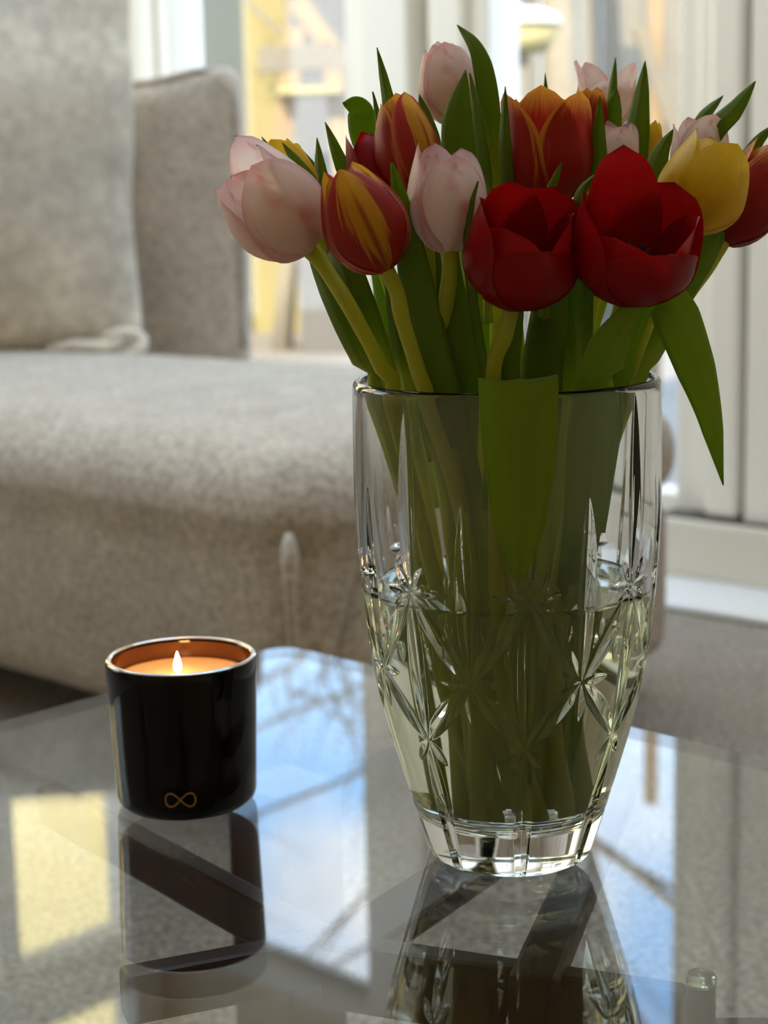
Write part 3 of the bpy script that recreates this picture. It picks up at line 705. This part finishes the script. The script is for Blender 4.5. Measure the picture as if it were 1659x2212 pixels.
# front row -------------------------------------------------------
t1 = tulip('pale pink tulip leaning far left with its mouth open, lowest on the left side', (664, 536, .80), (498, 345, .785), 208, 'pink', .62, 15, foot=(-.006, -.012), via=[(1000, 1500, .825), (905, 1100, .81), (845, 850, .80), (770, 690, .795)], lenv=[.95, 1.02, 1.12, .9, .93, 1.0],
      leaves=[D(pts=[(940, 1400, .85), (875, 1090, .835), (800, 830, .815), (735, 690, .81), (690, 590, .82), (655, 500, .83)], wpx=62, twist=.7),
              D(pts=[(900, 1250, .85), (868, 980, .84), (822, 800, .83), (780, 680, .825), (740, 560, .83), (700, 430, .85), (685, 298, .86)], wpx=84, twist=.5)])
t2 = tulip('red tulip with a jagged yellow stripe, front left beside the pale pink one', (832, 578, .775), (727, 355, .770), 186, 'flame', .34, 0, foot=(-.014, -.018), via=[(1035, 1500, .80), (1000, 1120, .785), (925, 870, .785), (872, 700, .778)], tipr=1.15, lenv=[1.0, 1.02, 1.0, 1.0, 1.03, .98],
      leaves=[D(pts=[(1040, 1300, .82), (985, 1000, .80), (950, 850, .79), (915, 700, .788), (885, 540, .785), (866, 440, .78), (847, 352, .775)], wpx=104, twist=.25, prof=[(0, .5), (.2, .85), (.45, 1), (.65, .8), (.82, .48), (.93, .26), (1, .06)])])
t5 = tulip('pale pink tulip in the front middle, just left of the red tulips', (968, 540, .785), (957, 300, .79), 172, 'pink', .62, 20, foot=(.004, -.022), via=[(1040, 1400, .81), (985, 1000, .80), (955, 760, .795)], lenv=[.86, .92, .98, 1.06, 1.02, .9],
      leaves=[D(pts=[(1090, 1250, .80), (1060, 960, .785), (1042, 800, .782), (1018, 640, .775), (1008, 520, .772), (1018, 440, .772), (1034, 392, .772)], wpx=40, twist=1.0)])
t8 = tulip('open red tulip with a dark heart, left of the two front red ones', (1104, 662, .768), (1148, 430, .756), 242, 'red', .82, 30, tipr=.72, foot=(.012, -.026), via=[(1085, 1450, .79), (1070, 1000, .782), (1066, 800, .778)], lenv=[.70, 1.0, 1.10, 1.12, .98, .84], tilt=[.0, .03, .03, .03, .03, .0],
      leaves=[D(pts=[(1110, 1200, .80), (1100, 950, .79), (1095, 800, .788), (1105, 690, .79), (1120, 600, .80), (1140, 500, .81)], wpx=60, twist=.3)])
t9 = tulip('wide open red tulip with one tall back petal, right of the two front red ones', (1345, 650, .770), (1394, 425, .756), 264, 'red', .95, 30, tipr=.72, foot=(.022, -.018), via=[(1180, 1450, .81), (1250, 1000, .815), (1300, 820, .81)], lenv=[.70, .96, 1.08, 1.40, .98, .76], tilt=[.0, .06, .05, .0, .03, .0],
      leaves=[D(pts=[(1290, 1150, .81), (1335, 860, .80), (1378, 700, .795), (1412, 640, .79), (1450, 662, .785), (1492, 760, .783), (1532, 890, .783), (1562, 1048, .785)], wpx=104, twist=(-.1, .45), cup=.22, mat=LEAFD, prof=[(0, .3), (.3, .32), (.42, .5), (.52, .85), (.62, 1), (.76, .86), (.9, .46), (1, .02)], n=60, clampin=.28, label='broad arching leaf hanging down on the right outside the rim'),
              D(pts=[(1255, 1150, .80), (1275, 930, .79), (1305, 780, .774), (1345, 700, .762), (1392, 640, .757)], wpx=100, twist=-.2, mat=LEAFD),
              D(pts=[(1265, 1000, .80), (1262, 800, .79), (1260, 700, .785), (1262, 560, .775), (1246, 470, .77), (1258, 410, .77), (1300, 368, .772)], wpx=44, twist=.5)])
tulip('yellow tulip leaning right behind the right red tulip', (1482, 492, .80), (1560, 300, .81), 190, 'yellow', .62, 25, foot=(.020, .004), via=[(1180, 1450, .83), (1290, 1000, .84), (1390, 720, .82)], lenv=[.96, .9, 1.0, 1.08, 1.05, .98],
      leaves=[D(pts=[(1180, 1350, .85), (1300, 950, .84), (1395, 770, .83), (1470, 630, .82), (1540, 520, .82), (1580, 450, .83)], wpx=76, twist=-.4)])
tulip('red tulip with yellow lip cut off by the right edge of the frame', (1562, 520, .83), (1680, 318, .84), 150, 'edged', .6, 20, foot=(.026, .010), via=[(1200, 1400, .85), (1330, 950, .85), (1460, 680, .84)],
      leaves=[D(pts=[(1280, 1000, .87), (1400, 760, .86), (1520, 500, .85), (1620, 330, .85), (1672, 268, .85)], wpx=40, twist=.2)])
# second row ------------------------------------------------------
t7 = tulip('tall red and orange tulip standing highest in the middle, yellow petal edges', (1182, 438, .825), (1182, 190, .83), 196, 'edged', .95, 46, foot=(.006, -.006), via=[(1120, 1450, .83), (1130, 1000, .83), (1160, 700, .825)], lenv=[.97, .86, 1.04, 1.0, .98, 1.03],
      leaves=[D(pts=[(1160, 1000, .83), (1175, 700, .80), (1178, 520, .795), (1184, 430, .788), (1200, 385, .785), (1214, 350, .782)], wpx=30, twist=.4),
              D(pts=[(1140, 900, .86), (1110, 600, .84), (1098, 420, .82), (1090, 300, .815), (1092, 188, .82)], wpx=36, twist=.5)])
tulip('yellow and red streaked tulip in the upper left of the bouquet', (900, 415, .815), (846, 196, .82), 140, 'edged', .42, 40, foot=(-.010, .002), via=[(1020, 1450, .83), (985, 1000, .83), (940, 700, .82)], petals=['flame', 'edged', 'edged', 'flame', 'edged', 'edged'],
      leaves=[D(pts=[(960, 900, .86), (900, 600, .85), (860, 380, .84), (840, 230, .84), (815, 103, .845)], wpx=42, twist=.5),
              D(pts=[(930, 850, .87), (880, 560, .86), (830, 330, .85), (806, 198, .85)], wpx=34, twist=.8)])
tulip('dark red closed tulip tucked in shade between the flamed and the streaked tulips', (858, 490, .825), (768, 282, .83), 128, 'red', .36, 30, foot=(-.018, -.004), via=[(1010, 1450, .84), (950, 1000, .84), (900, 720, .83)],
      leaves=[D(pts=[(930, 1000, .86), (850, 650, .85), (775, 440, .84), (735, 350, .84), (703, 264, .845)], wpx=44, twist=.5)])
tulip('white and pink tulip highest in the bouquet at top left of centre', (985, 265, .875), (948, 78, .88), 134, 'pink', .44, 10, foot=(-.004, .012), via=[(1040, 1400, .85), (1030, 900, .86), (1010, 560, .87)],
      leaves=[D(pts=[(1040, 700, .87), (1055, 480, .865), (1060, 340, .86), (1052, 200, .86), (1030, 110, .865), (988, 54, .875)], wpx=52, twist=.3),
              D(pts=[(1040, 700, .85), (1020, 520, .845), (1000, 380, .84), (988, 260, .84), (1006, 152, .845)], wpx=86, twist=.2, prof=[(0, .6), (.3, .9), (.55, 1), (.75, .8), (.9, .4), (1, .02)]),
              D(pts=[(1050, 700, .84), (1048, 520, .835), (1045, 380, .83), (1030, 260, .83), (1016, 158, .835)], wpx=46, twist=.9)])
tulip('wide open pink tulip at the back right, highest on the right side', (1312, 275, .93), (1312, 118, .94), 118, 'pink', 1.15, 0, foot=(.010, .018), via=[(1140, 1350, .87), (1200, 900, .88), (1280, 500, .92)], lenv=[.55, .9, 1.0, .8, 1.05, .9],
      leaves=[D(pts=[(1270, 750, .89), (1330, 520, .885), (1362, 380, .88), (1378, 260, .88), (1394, 132, .885)], wpx=66, twist=.4),
              D(pts=[(1260, 700, .90), (1300, 450, .895), (1318, 250, .895), (1330, 125, .90)], wpx=32, twist=.5),
              D(pts=[(1290, 600, .885), (1318, 350, .88), (1322, 250, .88), (1332, 190, .88)], wpx=46, twist=.2)])
tulip('orange red tulip half hidden behind the tall middle one', (1268, 340, .875), (1278, 178, .88), 80, 'edged', .7, 30, foot=(.002, .022), via=[(1110, 1350, .87), (1170, 900, .88), (1240, 560, .875)],
      leaves=[D(pts=[(1220, 800, .86), (1260, 560, .845), (1290, 430, .83), (1292, 320, .825), (1296, 206, .825)], wpx=48, twist=.4)])
tulip('small pink tulip between the tall middle tulip and the yellow one', (1322, 372, .86), (1330, 248, .865), 104, 'pink', .8, 15, foot=(.016, .014), via=[(1150, 1350, .86), (1230, 900, .87), (1300, 560, .86)], lenv=[.8, .95, 1.02, 1.06, 1.0, .85])
tulip('narrow yellow tulip showing one petal behind the right red tulip', (1392, 420, .885), (1416, 252, .89), 62, 'yellow', .4, 0, foot=(.022, .020), via=[(1180, 1350, .87), (1290, 850, .88), (1370, 560, .885)],
      leaves=[D(pts=[(1330, 800, .86), (1380, 520, .835), (1408, 390, .83), (1426, 330, .83), (1454, 280, .83)], wpx=54, twist=.5)])
tulip('pink tulip mostly hidden behind the right yellow tulip', (1500, 385, .875), (1520, 262, .885), 118, 'pink', 1.0, 10, foot=(.012, .027), via=[(1150, 1350, .885), (1270, 850, .89), (1430, 560, .88)],
      leaves=[D(pts=[(1360, 720, .90), (1460, 450, .88), (1530, 300, .872), (1585, 238, .872), (1632, 176, .875)], wpx=52, twist=.3),
              D(pts=[(1380, 650, .91), (1470, 360, .90), (1515, 260, .90), (1562, 207, .905)], wpx=34, twist=.4)])
tulip('yellow tulip peeking out behind the left pale pink tulip', (655, 448, .84), (588, 312, .85), 118, 'yellow', .8, 0, foot=(-.024, .006), via=[(960, 1350, .86), (880, 900, .86), (760, 620, .85)],
      leaves=[D(pts=[(830, 800, .85), (760, 600, .84), (700, 460, .825), (660, 380, .82), (610, 308, .825)], wpx=42, twist=.3),
              D(pts=[(850, 800, .87), (760, 560, .86), (700, 410, .86), (652, 322, .865)], wpx=36, twist=.5),
              D(pts=[(840, 760, .88), (720, 540, .87), (620, 380, .87), (566, 296, .875)], wpx=30, twist=.5)])
tulip('yellow tulip almost hidden between the white tulip and the tall middle tulip', (1078, 420, .87), (1078, 238, .875), 74, 'yellow', .5, 0, foot=(-.012, .020), via=[(1060, 1350, .87), (1070, 900, .875), (1076, 600, .87)],
      leaves=[D(pts=[(990, 800, .88), (960, 520, .87), (930, 320, .865), (906, 204, .87)], wpx=56, twist=.3),
              D(pts=[(1180, 700, .92), (1182, 350, .915), (1178, 158, .915)], wpx=26, twist=.4),
              D(pts=[(960, 800, .89), (860, 480, .88), (790, 300, .87), (775, 235, .868), (740, 222, .86)], wpx=66, twist=.2, label='curled leaf with a pale folded tip')])
# the leaf folded down the front of the vase, and deep foliage between the stems
rz = VC.z+VH
extra = [D(pts=[(1100, 1100, .800), (1112, 950, .780), (1115, 880, .775), (1117, 836, .7705), (1118, 820, .7650), (1119, 824, .7600), (1120, 850, .7578), (1121, 900, .7570), (1123, 1000, .7575), (1122, 1130, .759), (1120, 1258, .7615)], wpx=172, twist=0, wdir=(1, .05, .02), cup=.10, mat=LEAFD, clampin=False, n=60, flip=True,
                prof=[(0, .7), (.3, .95), (.42, 1), (.6, 1), (.72, .98), (.80, .92), (.90, .68), (.96, .36), (1, .04)], label='broad leaf folded down over the front of the rim'),
              D(pts=[(1150, 1200, .81), (1160, 950, .80), (1170, 800, .80), (1185, 680, .80), (1200, 560, .81), (1220, 480, .82)], wpx=96, twist=.2),
              D(pts=[(1190, 1250, .83), (1215, 950, .82), (1222, 800, .815), (1230, 680, .81), (1238, 560, .81), (1240, 470, .82)], wpx=70, twist=.4),
              D(pts=[(1020, 1150, .84), (1000, 900, .83), (985, 760, .82), (960, 640, .815), (935, 540, .82), (915, 450, .83)], wpx=86, twist=.4),
              D(pts=[(1000, 1200, .81), (1000, 950, .80), (1000, 820, .795), (992, 700, .79), (980, 600, .79), (985, 520, .80)], wpx=78, twist=-.3),
              D(pts=[(900, 1000, .86), (880, 850, .85), (865, 760, .845), (850, 650, .84), (830, 560, .84)], wpx=50, twist=.5),
              D(pts=[(1250, 1100, .85), (1290, 900, .84), (1320, 780, .83), (1345, 700, .82), (1380, 600, .82)], wpx=80, twist=.3),
              D(pts=[(1060, 1100, .88), (1040, 900, .885), (1020, 760, .885), (1000, 620, .885), (990, 500, .89)], wpx=110, twist=.2),
              D(pts=[(1150, 1100, .89), (1180, 900, .89), (1200, 760, .89), (1230, 620, .89), (1250, 500, .89)], wpx=120, twist=-.2),
              D(pts=[(940, 1100, .88), (900, 900, .88), (870, 760, .88), (840, 640, .88), (800, 520, .88)], wpx=90, twist=.3)]
for i, (lf, own) in enumerate(zip(extra, (t5, t8, t9, t5, t2, t2, t9, t7, t7, t1))):
    leaf(own, start=None if lf.get('n') or lf['pts'][0][2] > .82 else wloc(own)+Vector((.008*math.cos(2*i), .008*math.sin(2*i), .014)), **{**lf, 'n': lf.get('n', 40)})
pistil(t8, (1104, 662, .768), (1148, 430, .756)); pistil(t9, (1345, 650, .770), (1394, 425, .756))
# ------------------------------------------------------------------ outdoors
def G_(px, py, z=-.12): return onZ(px, py, z)
PAVE = mat_plain('patio_stone', (.22, .19, .155), .8, noise=.12, nscale=1.2)
structure(MB().rbox(-30, 20, .16, 45, -.35, -.12), 'ground', PAVE)
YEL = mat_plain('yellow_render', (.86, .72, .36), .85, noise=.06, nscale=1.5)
GREYW = mat_plain('grey_timber', (.09, .08, .07), .7, noise=.2, nscale=3)
PALE = mat_plain('pale_render', (.15, .135, .11), .8, noise=.06, nscale=1)
ORG = mat_plain('orange_timber', (.22, .145, .075), .6, noise=.15, nscale=4)
BARK = mat_plain('pale_bark', (.24, .205, .15), .85, noise=.25, nscale=6)
TIMB = mat_plain('weathered_timber', (.15, .125, .09), .8, noise=.2, nscale=5)
DARKG = mat_plain('dark_window', (.06, .07, .07), .15)
LIME = mat_plain('lime_foliage', (.17, .21, .04), .7, noise=.3, nscale=5)
def facing(px, py, Y): return onY(px, py, Y)
def gbox(mb, pxa, pxb, Y, depth, z0, z1):
    A_, B_ = onY(pxa, 434, Y), onY(pxb, 434, Y)
    return mb.box(A_.x, B_.x, Y, Y+depth, z0, z1)
# neighbouring yellow house, two storeys on the left
hs = thing('house', 'tall sunlit yellow house beyond the left window', 'house', (-6, 9.6, -.12))
MB().box(-12, -1.30, 9.6, 10.7, -.12, 7.4).build('wall', YEL, hs)
MB().hexa([(-12.2, 9.4, 7.4), (-1.2, 9.4, 7.4), (-1.2, 10.9, 7.4), (-12.2, 10.9, 7.4), (-12.2, 10.1, 8.2), (-1.4, 10.1, 8.2), (-1.4, 10.3, 8.2), (-12.2, 10.3, 8.2)]).build('roof', mat_plain('roof_tiles', (.22, .10, .07), .8), hs)
for x in (-9.9, -3.6):
    w_ = MB().box(x-.55, x+.55, 9.52, 9.62, 3.5, 4.9).build('window', FRAME, hs); MB().box(x-.46, x+.46, 9.50, 9.53, 3.6, 4.8).build('pane', DARKG, w_)
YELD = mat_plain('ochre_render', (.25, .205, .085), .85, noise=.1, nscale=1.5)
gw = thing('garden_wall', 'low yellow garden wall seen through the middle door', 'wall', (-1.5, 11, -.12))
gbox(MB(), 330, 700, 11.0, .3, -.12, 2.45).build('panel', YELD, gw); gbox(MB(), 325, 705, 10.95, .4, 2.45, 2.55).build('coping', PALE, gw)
sh = thing('shed', 'grey timber shed with a dark opening behind the timber swing', 'shed', (-.3, 10.4, -.12))
gbox(MB(), 640, 800, 9.3, 1.2, -.12, 2.3).build('wall', GREYW, sh); gbox(MB(), 625, 815, 9.2, 1.4, 2.3, 2.42).build('roof', DARKG, sh)
gbox(MB(), 660, 745, 9.26, .06, .5, .72).build('opening', DARKG, sh)
sw = thing('garden_swing', 'orange timber swing frame with slanting legs on the patio', 'swing', (-.6, 8.6, -.12))
for pa, pb in (((640, 0), (720, 110)), ((715, 90), (742, 400)), ((640, 60), (600, 400))):
    MB().bar(onY(*pa, 8.6), onY(*pb, 8.6), .09, .09).build('leg', ORG, sw)
MB().bar(onY(560, 130, 8.6), onY(770, 122, 8.6), .10, .12).build('crossbar', TIMB, sw)
MB().bar(onY(600, 200, 8.55), onY(735, 196, 8.55), .30, .03).build('seat', mat_plain('yellow_plastic', (.30, .25, .10), .5), sw)
def tree(label, px, Y, h, seed, lean=0.0, r0_=.10, zb0=-.12):
    rs = random.Random(seed); b = onY(px, 434, Y); base = Vector((b.x, Y, zb0))
    t = thing('tree', label, 'tree', base); P = [base+Vector((lean*s*h+.08*math.sin(3*s), .05*s, s*h)) for s in (0, .25, .5, .75, 1)]
    MB().tube(P, [r0_*(1-.75*s) for s in (0, .25, .5, .75, 1)], 10).build('trunk', BARK, t, True)
    m = MB()
    def grow(p, d, ln, r, lev):
        pts = [p]
        for _ in range(4): d = (d+Vector((rs.uniform(-.25, .25), rs.uniform(-.25, .25), rs.uniform(-.1, .22)))).normalized(); pts.append(pts[-1]+d*ln/4)
        m.tube(pts, [r, r*.85, r*.7, r*.55, r*.4], 6, False)
        if lev > 0:
            for _ in range(4):
                q = pts[rs.choice((1, 2, 3, 4))]; grow(q, (d+Vector((rs.uniform(-1, 1), rs.uniform(-.8, .8), rs.uniform(-.3, .8)))).normalized(), ln*.62, r*.55, lev-1)
    for i in range(7):
        s = .45+.55*i/6; q = P[0].lerp(P[4], s); a = rs.uniform(0, 6.28)
        grow(q, Vector((math.cos(a), math.sin(a)*.6, .55)).normalized(), h*.38, r0_*.30, 2)
    m.build('branches', BARK, t, True, kind='stuff')
tree('pale bare tree leaning behind the middle door', 600, 9.6, 2.7, 3, .03, .06)
tree('bare tree far behind the right door', 1230, 10.0, 7.0, 8, -.06, .13)
tree('tall slender bare tree far behind the middle post', 900, 15.5, 9.5, 12, .02, .10)
po = thing('patio_post', 'tall orange timber post seen through the right door', 'post', (onY(1416, 434, 7.0).x, 7, -.12))
gbox(MB(), 1402, 1430, 7.0, .05, -.12, 2.6).build('shaft', ORG, po); MB().bar(onY(1380, 60, 7.0), onY(1460, 300, 7.0), .07, .05).build('brace', TIMB, po)
pa = onY(1130, 35, 7.6)
um = thing('parasol', 'white domed parasol seen through the right door', 'parasol', (pa.x, 7.6, -.12))
dm = [(.02, .17)]+[(.17*math.sin(t), .17*math.cos(t)*.45+.02) for t in np.linspace(.15, 1.5, 8)]
MB().lathe([(0, .10)]+dm[1:]+[(.168, .02), (0, .055)], pa+Vector((0, 0, -.06)), 32).build('canopy', mat_plain('white_canvas', (.55, .53, .48), .7), um, True)
MB().lathe([(.12, -.02), (.16, .0), (.10, -.09), (0, -.10)], pa+Vector((0, 0, -.06)), 24).build('valance', mat_plain('yellow_canvas', (.30, .26, .12), .7), um, True)
MB().tube([Vector((pa.x, 7.6, -.12)), Vector((pa.x, 7.6, pa.z))], .02, 8).build('pole', PALE, um, True)
fe = thing('garden_fence', 'pale garden fence of upright boards far behind the right door', 'fence', (1.5, 11.5, -.12))
x0, x1 = onY(1040, 434, 11.5).x, onY(1560, 434, 11.5).x
nb_ = 12; bd = (x1-x0)/nb_; me0 = MB().box(0, bd*.93, -.03, .03, 0, 2.9).mesh('board')
for k in range(nb_):
    o = link('board', me0, PALE if k % 4 != 2 else GREYW, fe) if k == 0 else link('board', me0, None, fe); o.location = Vector((x0+k*bd, 11.5, -.12))-fe.location
MB().box(x0, x1, 11.53, 11.58, .4, .5).build('rail', GREYW, fe); MB().box(x0, x1, 11.53, 11.58, 2.2, 2.3).build('rail', GREYW, fe)
bs = thing('garden_bench', 'grey slatted bench standing before the fence', 'bench', (onY(1370, 434, 10.6).x, 10.6, -.12))
gbox(MB(), 1290, 1440, 10.6, .4, .3, .36).build('seat', DARKG, bs); gbox(MB(), 1340, 1400, 10.95, .05, .36, 1.6).build('backrest', DARKG, bs)
for p_ in (1295, 1425): gbox(MB(), p_, p_+12, 10.6, .4, -.12, .3).build('leg', DARKG, bs)
pt = thing('planter', 'low red planter on the patio behind the sofa', 'planter', G_(575, 665))
q = G_(575, 665)
MB().lathe([(0, 0), (.14, 0), (.19, .20), (.17, .20), (.13, .03), (0, .03)], q, 20).build('pot', mat_plain('red_clay', (.40, .06, .04), .5), pt, True)
MB().lathe([(0, .16), (.17, .16), (0, .20)], q, 16).build('soil', mat_plain('soil', (.05, .035, .025), .9), pt, True)
cn = thing('watering_can', 'dark grey bin standing beside the red planter', 'bin', G_(632, 680)); q = G_(632, 680)
cn.name = 'garden_bin'
MB().lathe([(0, 0), (.10, 0), (.12, .38), (0, .38)], q, 20).build('body', mat_plain('grey_plastic', (.20, .21, .20), .5), cn, True); MB().lathe([(0, .38), (.13, .38), (.12, .42), (0, .44)], q, 20).build('lid', DARKG, cn, True)
bu = thing('bush', 'lime green bush by the patio edge', 'bush', G_(725, 656)); q = G_(725, 656)
rs = random.Random(5); m = MB()
for k in range(420):
    v = Vector((rs.gauss(0, 1), rs.gauss(0, 1), rs.gauss(0, 1))).normalized()*rs.uniform(.15, .30); c = q+Vector((v.x, v.y, .32+v.z)); t = Vector((rs.gauss(0, 1), rs.gauss(0, 1), rs.gauss(0, 1))).normalized(); s_ = t.orthogonal().normalized()
    n0 = m.pts([c, c+t*.05+s_*.025, c+t*.10, c+t*.05-s_*.025]); m.f.append((n0, n0+1, n0+2, n0+3))
m.build('foliage', LIME, bu, kind='stuff'); MB().tube([q, q+Vector((0, 0, .3))], .02, 8).build('stem', BARK, bu, True)
